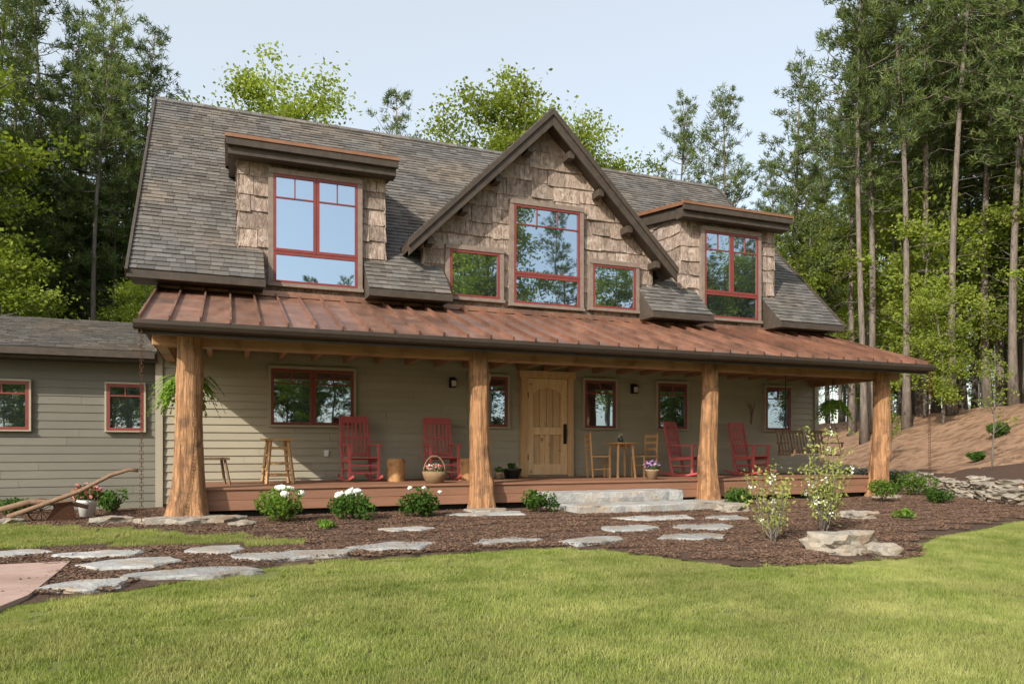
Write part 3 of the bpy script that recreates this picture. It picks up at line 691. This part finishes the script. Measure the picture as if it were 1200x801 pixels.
for k in range(14): mb.tube([(0+R(-.02,.02),-.03,-.25),(R(-.05,.05),-.05,.05),(R(-.2,.2),-.06,R(.2,.35))],[.006,.005,.003],5)
mb.obj('twig_bundle',None,(11.95,YW-.04,1.95))
mb=MB('oldwood','iron')
for k in range(5): mb.box(-.7,.7,-.25+k*.1,-.25+k*.1+.08,.4,.425)
for k in range(15): x=-.66+k*.094; mb.bar((x,.25,.42),(x,.36,.92),.04,.015,up=(0,1,0))
mb.bar((-.7,.36,.93),(.7,.36,.93),.03,.08); mb.bar((-.7,.26,.48),(.7,.26,.48),.03,.05)
for sx in(-.7,.7):
    mb.bar((sx,-.25,.4),(sx,.25,.4),.04,.05); mb.bar((sx,-.25,.4),(sx,-.25,.66),.035,.035); mb.bar((sx,-.28,.67),(sx,.32,.67),.06,.025)
    for sy in(-.22,.26): mb.tube([(sx,sy,.42),(sx,.03,1.3),(sx,.03,2.35)],.007,5,1)
mb.obj('porch_swing',None,(12.55,13.1,.56),(0,0,0),1,.003)
def fern(x,y,z,r,sd,top):
    rd=random.Random(sd); mb=MB('fern','wicker','iron')
    mb.lathe((0,0,-.12),[(0,-.03),(.1,0),(.16,.12),(.15,.12)],16,1)
    for k in range(3):
        a=k*2.1; mb.tube([(math.cos(a)*.14,math.sin(a)*.14,0),(0,0,min(.5,top-z))],.004,4,2)
    mb.tube([(0,0,min(.5,top-z)),(0,0,top-z)],.004,4,2)
    for k in range(110):
        a=rd.uniform(0,6.28); L=r*rd.uniform(.7,1.25); up=rd.uniform(.1,.9); c,s_=math.cos(a),math.sin(a); pr_=None
        for j in range(11):
            f=j/10; rad=L*(f**.9); zz=L*(up*f*1.2-(1.1+.4*rd.random()*.2)*f*f*(1.1)); p=Vector((c*rad,s_*rad,zz))
            if pr_ is not None:
                w=.055*math.sin(math.pi*min(1,f*.85+.1))+.008; sd_=Vector((-s_,c,0)); t=rd.random()
                for sg in(-1,1): mb.add([pr_,p,p+sd_*sg*w+Vector((c,s_,-.3))*.012],[(0,1,2)],0,t)
            pr_=p
    mb.obj('hanging_fern',None,(x,y,z))
fern(-.6,12.6,2.15,.46,1,2.9); fern(12.75,12.6,2.12,.36,2,2.9)

# ------------------------------------------------------------------ garden plants
def bush(name,x,y,r,h,n=700,lm='bush',fl=0,fm='petal',ls=.07,fs_=.05,z=None):
    mb=MB(lm,'decbark',fm); 
    for k in range(7):
        a=R(0,6.28); mb.tube([(0,0,0),(math.cos(a)*r*.4,math.sin(a)*r*.4,h*.7)],[.012,.004],5,1)
    nb=9; C=[]
    for k in range(nb):
        a=R(0,6.28); q_=R(.2,.75)*r; C.append((math.cos(a)*q_,math.sin(a)*q_,h*R(.35,.72)))
    for c in C: mb.leaves(sphere_pts(n//nb,(r*.48,r*.48,h*.32),c),ls,0,.45)
    for k in range(fl):
        a=R(0,6.28); q_=R(.1,.95)*r; zz=h*(1.02-.35*(q_/r)**2)
        c=(math.cos(a)*q_,math.sin(a)*q_,zz); s_=fs_*R(.7,1.25); mb.blob(c,(s_,s_,s_*.8),.35,2,.5,True,k,fr=3); mb.leaves(sphere_pts(18,(s_*1.1,s_*1.1,s_*.8),c),s_*1.0,2,.9)
    return mb.obj(name,None,(x,y,gz(x,y)+.02 if z is None else z))
bush('white_hydrangea',.75,11.15,.37,.5,1000,'fern',9); bush('white_hydrangea',1.78,11.1,.35,.44,1000,'bush',7); bush('white_hydrangea',2.85,11.15,.35,.5,1000,'bush',3,fs_=.04)
bush('green_shrub',4.85,11.1,.3,.4,700); bush('green_shrub',9.0,11.3,.27,.4,700); bush('green_shrub',11.2,11.4,.3,.35,600); bush('green_shrub',12.3,10.9,.4,.45,700,'fern')
bush('green_shrub',-3.25,13.9,.3,.3,500); bush('green_shrub',-1.75,13.7,.3,.42,600,'bush'); bush('green_shrub',14.6,12.0,.45,.55,800,'fern'); bush('green_shrub',15.3,13.5,.5,.6,800,'bush')
bush('green_shrub',13.3,10.4,.35,.35,600); bush('green_shrub',1.3,10.2,.16,.12,200,'fern'); bush('green_shrub',10.2,8.6,.2,.18,200,'fern')
def spindly(x,y,h,sd,n=16,sp=.45,lm='pale'):
    rd=random.Random(sd); mb=MB('decbark',lm,'petal')
    for k in range(n):
        a=rd.uniform(0,6.28); L=h*rd.uniform(.5,1); o=sp*rd.uniform(.2,1); P=[]
        for j in range(7): f=j/6; P.append(Vector((math.cos(a)*o*f+.03*rd.uniform(-1,1),math.sin(a)*o*f+.03*rd.uniform(-1,1),L*f)))
        mb.tube(P,[.009-.006*j/6 for j in range(7)],5,0)
        for j in range(2,7):
            c=np.array(P[j]); mb.leaves(rng.normal(size=(9,3))*.045+c,.055,1,.5)
            if rd.random()<.1: mb.leaves(rng.normal(size=(10,3))*.022+c,.035,2,.9)
    mb.obj('flowering_shrub',None,(x,y,gz(x,y)))
spindly(6.45,7.35,1.05,1,14,.42); spindly(7.65,7.75,1.45,2,24,.42)
for i,(x,y,a,b,c) in enumerate(((6.75,6.55,.42,.3,.17),(6.95,6.15,.2,.16,.1),(9.6,9.0,.3,.2,.1),(8.2,10.4,.3,.2,.12),(-1.6,11.9,.3,.2,.08),(-2.9,12.3,.25,.15,.07),(.2,10.9,.2,.15,.06))):
    mb=MB('rock'); mb.blob((0,0,0),(a,b,c),.4,0,.6,False,i+60,boxy=.5,rot=R(0,3),fr=1.8); mb.obj('garden_boulder',None,(x,y,gz(x,y)+c*.5))
mb=MB('rock'); path=[(19.3,20),(17.3,15.7),(17,15),(14.35,9.5),(15.2,9.0),(20,7.5),(26,5.7)]
def along(path,step):
    out=[]
    for a,b in zip(path,path[1:]):
        a=Vector(a);b=Vector(b);L=(b-a).length;n=max(1,int(L/step))
        for k in range(n): out.append((a.lerp(b,(k+.5)/n),math.atan2(b.y-a.y,b.x-a.x)))
    return out
k=0
for row,zz in enumerate((.03,.17,.31,.43)):
    for p,an in along(path,.46):
        k+=1; rd=random.Random(k)
        if row==3 and rd.random()<.35: continue
        base=gz(p.x-.5,p.y-.1) if hilld(p.x-.5,p.y-.1)<0 else 0
        mb.blob((p.x+rd.uniform(-.08,.08)+.05*row,p.y+rd.uniform(-.08,.08),base+zz+rd.uniform(-.02,.02)),(rd.uniform(.2,.34),rd.uniform(.14,.22),rd.uniform(.06,.095)),.45,0,rd.random(),False,k,boxy=.65,rot=an+rd.uniform(-.3,.3),fr=2)
mb.obj('stone_retaining_wall')
mb=MB('oldwood','rust')
for sy in(-.22,.22):
    mb.tube([(-.75,0,.1),(-.35,sy*.4,.25),(.15,sy*.8,.45),(.55,sy,.68),(.8,sy,.76),(.92,sy,.74)],[.035,.035,.03,.027,.024,.02],8,0)
mb.tube([(-1.0,0,.16),(-.5,0,.3),(0,0,.28),(.25,0,.2)],[.04,.045,.04,.03],8,0)
mb.bar((.2,-.18,.47),(.2,.18,.47),.03,.03); mb.bar((-.15,0,.28),(-.05,0,-.02),.04,.05,1)
mb.prism([(-.3,-.02,.0),(.1,-.02,.02),(.05,-.1,.3),(-.15,-.12,.28)],(0,.03,0),1)
mb.tube([(math.cos(a)*.17-.35,.05,math.sin(a)*.17+.17) for a in np.linspace(0,6.283,20)],.012,6,1)
for k in range(6):
    a=k*math.pi/6; mb.bar((-.35-math.cos(a)*.17,.05,.17-math.sin(a)*.17),(-.35+math.cos(a)*.17,.05,.17+math.sin(a)*.17),.01,.01,1)
mb.obj('antique_plow',None,(-2.2,12.45,.02),(0,0,.1))
mb=MB('oldwood'); mb.tube([(0,0,-.2),(.01,0,.3),(0,0,.62)],[.09,.085,.08],12); mb.obj('wooden_post',None,(14.25,9.2,gz(14.2,9.0)))

# ------------------------------------------------------------------ trees
def pine(seed,Ht,c0,spread,dead=True,dens=1.0):
    rd=random.Random(seed); mb=MB('pinebark','needle'); P=[];rr=[]
    bxn,byn=rd.uniform(-.7,.7),rd.uniform(-.7,.7); n=14
    def tp(f): return Vector((bxn*f*f+.16*math.sin(f*5+seed),byn*f*f+.16*math.cos(f*4+seed)-.12,Ht*f))
    for k in range(n+1): f=k/n; P.append(tp(f)); rr.append(.135*(1-f)**.8*(1+.6*math.exp(-f*22))+.012)
    mb.tube(P,rr,9,0)
    if dead:
        z=2.5
        while z<c0*Ht:
            a=rd.uniform(0,6.28); L=rd.uniform(.3,1.6); p=tp(z/Ht); mb.tube([p,p+Vector((math.cos(a)*L*.5,math.sin(a)*L*.5,rd.uniform(0,.15))),p+Vector((math.cos(a)*L,math.sin(a)*L,rd.uniform(-.3,.2)))],[.014,.009,.004],4,0); z+=rd.uniform(.2,.7)
    z=c0*Ht; CC=[];DD=[]
    while z<Ht-.3:
        f=(z-c0*Ht)/(Ht*(1-c0)); nb=rd.randint(3,5); prof=(min(1,f*3+.35))*(1-f)**.75
        for k in range(nb):
            a=rd.uniform(0,6.28); L=spread*prof*rd.uniform(.45,1.25)+.3; p=tp(z/Ht); el=rd.uniform(-.05,.35)+f*.5
            Q=[]
            for j in range(5):
                g_=j/4; Q.append(p+Vector((math.cos(a)*L*g_,math.sin(a)*L*g_,L*(el*g_-.12*math.sin(g_*3)+.1*g_*g_))))
            mb.tube(Q,[.03*(1-j/5)*min(1,L/2)+.005 for j in range(5)],4,0,False)
            m=int(max(3,L*5.0*dens))
            for j in range(m):
                g_=rd.uniform(.22,1.03); i0=min(3,int(g_*4)); q_=Q[i0].lerp(Q[i0+1],g_*4-i0)
                sp=.38*L*.5*(1.1-g_)+.12; c=q_+Vector((rd.gauss(0,sp),rd.gauss(0,sp),abs(rd.gauss(0,.09))))
                CC.append(c); DD.append((math.cos(a)*.5,math.sin(a)*.5,.5))
        z+=rd.uniform(.35,.75)
    C=np.array([tuple(c) for c in CC]); D=np.array(DD); K=17; C=np.repeat(C,K,0); D=np.repeat(D,K,0); N=len(C)
    tc=np.repeat(rng.uniform(0,.75,N//K),K)+rng.uniform(0,.25,N)
    d=rng.normal(size=(N,3))*.65+D; d/=np.linalg.norm(d,axis=1)[:,None]; L=rng.uniform(.16,.34,N)[:,None]
    s_=np.cross(d,rng.normal(size=(N,3))); s_/=np.linalg.norm(s_,axis=1)[:,None]; C=C+rng.normal(size=(N,3))*.07
    V_=np.stack([C-s_*.024,C+s_*.024,C+d*L],1).reshape(-1,3); mb.add(V_.tolist(),np.arange(3*N).reshape(N,3).tolist(),1,tc); 
    return mb.mesh('pine')
def decid(seed,Ht,Rr,c0,lm,nl=14,leaf=.2,per=55,trunk=.2,spread=1.0):
    rd=random.Random(seed); mb=MB('decbark',lm); n=10
    def tp(f): return Vector((.5*math.sin(f*3+seed)*f,.5*math.cos(f*2.3+seed)*f,Ht*f))
    mb.tube([tp(k/n*.93) for k in range(n+1)],[trunk*(1-k/n)**.8+.02 for k in range(n+1)],9,0)
    CC=[]
    for k in range(nl):
        f=c0+(0.93-c0)*(k+.5)/nl; h=(f-c0)/(1-c0); a=k*2.4+rd.uniform(-.5,.5); prof=math.sqrt(max(.05,1-((h-.42)/.62)**2)); L=Rr*prof*rd.uniform(.65,1.12)
        p=tp(f*.93); e=p+Vector((math.cos(a)*L,math.sin(a)*L,L*rd.uniform(.25,.8))); mid=p.lerp(e,.5)+Vector((0,0,-.08*L))
        mb.tube([p,mid,e],[.07*trunk/.2,.045*trunk/.2,.012],5,0,False)
        for j in range(6):
            g_=rd.uniform(.3,1.05); b=p.lerp(e,g_); e2=b+Vector((rd.gauss(0,1),rd.gauss(0,1),rd.gauss(.25,.7))).normalized()*L*.5*rd.uniform(.5,1.1)
            mb.tube([b,e2],[.02,.006],4,0,False)
            for i in range(3): CC.append((b.lerp(e2,rd.uniform(.3,1.15)),rd.uniform(.25,.75)*Rr/3.2,rd.uniform(0,.6)))
    for k in range(8): CC.append((tp(.95)+Vector((rd.gauss(0,.5),rd.gauss(0,.5),rd.gauss(0,.4))),.5,.5))
    for c,r_,t0 in CC:
        # loose gaussian sprays rather than tight shells, so the crown has a ragged edge
        m=int(per*rd.uniform(.45,1.25)); C=np.array(tuple(c))+rng.normal(size=(m,3))*np.array((.62,.62,.4))*r_*1.15*spread
        mb.leaves(C,leaf,1,.62,.3,(t0+rng.uniform(0,.4,m)))
    return mb.mesh('decid')
PN=[pine(1,22,.42,2.7),pine(2,23,.5,2.3),pine(3,20,.32,2.9,dens=1.2),pine(5,18,.15,3.0,dens=1.2)]
DB=[decid(1,19,3.9,.35,'leafb',20,.19,70),decid(2,17,3.4,.3,'leafb',18,.19,62),decid(4,14,2.5,.2,'leafd',15,.19,42,.11),decid(7,9,2.2,.12,'leafb',13,.16,38,.07,1.2)]
def put(mesh,name,x,y,s=1,rz=None,sz=None):
    o=bpy.data.objects.new(name,mesh); S.collection.objects.link(o); o.location=(x,y,gz(x,y)-.1); o.rotation_euler=(R(-.03,.03),R(-.03,.03),R(0,6.28) if rz is None else rz); o.scale=(s,s,(sz or s)); return o
put(DB[0],'maple_tree',1.9,36.5,.98); put(DB[1],'maple_tree',4.2,38.5,.95)
put(DB[0],'maple_tree',12.2,32.6,.99); put(DB[0],'maple_tree',16.6,33.5,.93); put(DB[1],'maple_tree',14.0,35,1.1); put(DB[1],'maple_tree',18.9,34,.84)
put(PN[3],'pine_tree',10.6,45,1.2)
put(DB[1],'maple_tree',-8.0,27.3,.85); put(DB[0],'maple_tree',-11,30,.85); put(DB[3],'maple_tree',-6.6,26.5,.8)
put(PN[2],'pine_tree',22.2,28.3,.92); put(PN[0],'pine_tree',21.3,31,.86); put(PN[2],'pine_tree',24.8,27.5,.95)
for x,y,k,s in((25.5,23.5,0,1.05),(27.6,22.3,1,1.05),(29.3,20.6,0,1.08),(27.0,25.8,1,1.0),(30.2,23.4,2,1.08),(31.4,18.6,1,1.05),(33.0,21.8,0,1.1),(25.0,20.8,1,.98),(27.3,18.2,0,1.0),(34.5,17.0,2,1.1),(24.2,22.6,1,.95),(26.4,19.9,1,1.0),(28.6,16.4,1,1.0)):
    put(PN[k],'pine_tree',x,y,s)
for x,y,k,s in((26.5,21.4,3,.95),(30.5,17.0,3,1.1),(28.4,24.0,3,1.25),(24.3,18.9,3,.6),(23.0,13.6,3,.62),(29.5,19.3,1,.62),(25.6,26.6,1,.7),(33.2,19.4,0,.7)):
    put(DB[k],'maple_tree',x,y,s)
for x,y,k,s in((-3.9,35.6,0,.87),(-5.0,34,1,.85),(-6.1,36.5,2,.95),(-7.3,34.5,0,.92),(-9,36,1,.95),(-4.6,39,2,.88),(-10.5,34,2,.9),(-3.7,38.5,3,.85)):
    put(PN[k],'pine_tree',x,y,s)
random.seed(21)
def scatter(cond,n,lst,name,mind=1.7,box=(-40,80,16,75)):
    P=[];tries=0
    while len(P)<n and tries<n*60:
        tries+=1; x=R(box[0],box[1]);y=R(box[2],box[3])
        if not cond(x,y) or any((x-a)**2+(y-b)**2<mind**2 for a,b in P): continue
        P.append((x,y)); k,s=random.choice(lst); put(k,name,x,y,s*R(.85,1.1))
rw=lambda x,y: x>.79*y+2.2 and hilld(x,y)>7.5 and y>13
lw=lambda x,y: x<-.1*y-.8 and y>31
scatter(rw,34,[(PN[0],1),(PN[1],1),(PN[2],1)],'pine_tree',2.4,(23,46,13,46))
scatter(rw,24,[(DB[2],1),(DB[3],1.1),(DB[1],.8),(DB[3],.8)],'understory_tree',2.6,(24,46,13,44))
scatter(lw,22,[(PN[0],.92),(PN[1],.88),(PN[2],.9)],'pine_tree',2.3,(-26,-3,31,48))
scatter(lw,14,[(DB[2],.9),(DB[3],1),(DB[3],1.2)],'understory_tree',2.3,(-24,-3,29,44))
pts=[]
for k in range(110):
    x=R(-55,90); y=R(46,76)
    low = -.13*y-1<x<.8*y+2
    s=R(.42,.5)*y/60 if low else R(.65,.95)
    pts.append((x,y,gz(x,y)-.2,R(0,6.28),s))
for k in range(50):
    x=R(-5,28); y=R(29,44)
    if x<.75*y: pts.append((x,y,gz(x,y)-.2,R(0,6.28),R(.42,.52)))
for k in range(44):   # woods across the lawn
    x=R(15,62); y=R(-36,-17); pts.append((x,y,gz(x,y)-.2,R(0,6.28),R(.85,1.15)))
for k in range(50):
    x=R(-25,16); y=R(-50,-28); pts.append((x,y,gz(x,y)-.2,R(0,6.28),R(.6,1.0)))
instancer('distant_trees',pts,[PN[2],DB[2],PN[3],DB[1],DB[0]])
def sapling(x,y,h,sd):
    rd=random.Random(sd); mb=MB('decbark','leafb')
    T=[Vector((.04*math.sin(f*4),.05*math.cos(f*3),h*f)) for f in np.linspace(0,1,7)]; mb.tube(T,[.022-.018*k/6 for k in range(7)],6,0)
    for k in range(22):
        f=rd.uniform(.3,1); a=rd.uniform(0,6.28); L=h*.25*(1.15-f); p=Vector((0,0,h*f)); e=p+Vector((math.cos(a)*L,math.sin(a)*L,L*.8)); mb.tube([p,e],[.008,.003],4,0,False)
        for j in range(4): mb.leaves(rng.normal(size=(7,3))*.06+np.array(p.lerp(e,rd.uniform(.4,1.05))),.07,1,.5)
    mb.obj('sapling_tree',None,(x,y,gz(x,y)))
sapling(16.7,11.7,2.9,3); sapling(19.8,17.2,2.0,8)
for x,y,s in((20.5,14.2,.4),(22.5,13.5,.5),(18.2,13.2,.22)): bush('green_shrub',x,y,s,s*1.1,800,'bush',ls=.09)
# ------------------------------------------------------------------ light, world, camera
ts=Vector((-.68,-.50,.54)).normalized()
sun=bpy.data.lights.new('sun','SUN'); sun.energy=5.0; sun.angle=math.radians(.55); sun.color=(1,.92,.80)
so=bpy.data.objects.new('sun',sun); S.collection.objects.link(so); so.rotation_euler=ts.to_track_quat('Z','Y').to_euler(); so.location=(-20,-10,20)
w=bpy.data.worlds.new('World'); S.world=w; w.use_nodes=True; nt=w.node_tree
bg=nt.nodes['Background']; sky=nt.nodes.new('ShaderNodeTexSky'); sky.sky_type='NISHITA'; sky.sun_disc=False
sky.sun_elevation=math.asin(ts.z); sky.sun_rotation=math.atan2(ts.x,ts.y)%(2*math.pi)
sky.air_density=1.0; sky.dust_density=3; sky.ozone_density=1.0; sky.altitude=300
hz=mixc(nt,1.0,sky.outputs[0],(3.5,3.5,3.1),'ADD')
nt.links.new(hz,bg.inputs[0]); bg.inputs[1].default_value=.15
cam=bpy.data.cameras.new('camera'); co=bpy.data.objects.new('camera',cam); S.collection.objects.link(co); S.camera=co
co.location=(0,0,1.1); co.rotation_euler=(math.radians(90),0,math.radians(-21.4))
cam.sensor_width=36; cam.lens=25.5; cam.shift_y=.104; cam.clip_end=3000; cam.clip_start=.05
S.view_settings.view_transform='Standard'; S.view_settings.look='None'; S.view_settings.exposure=0
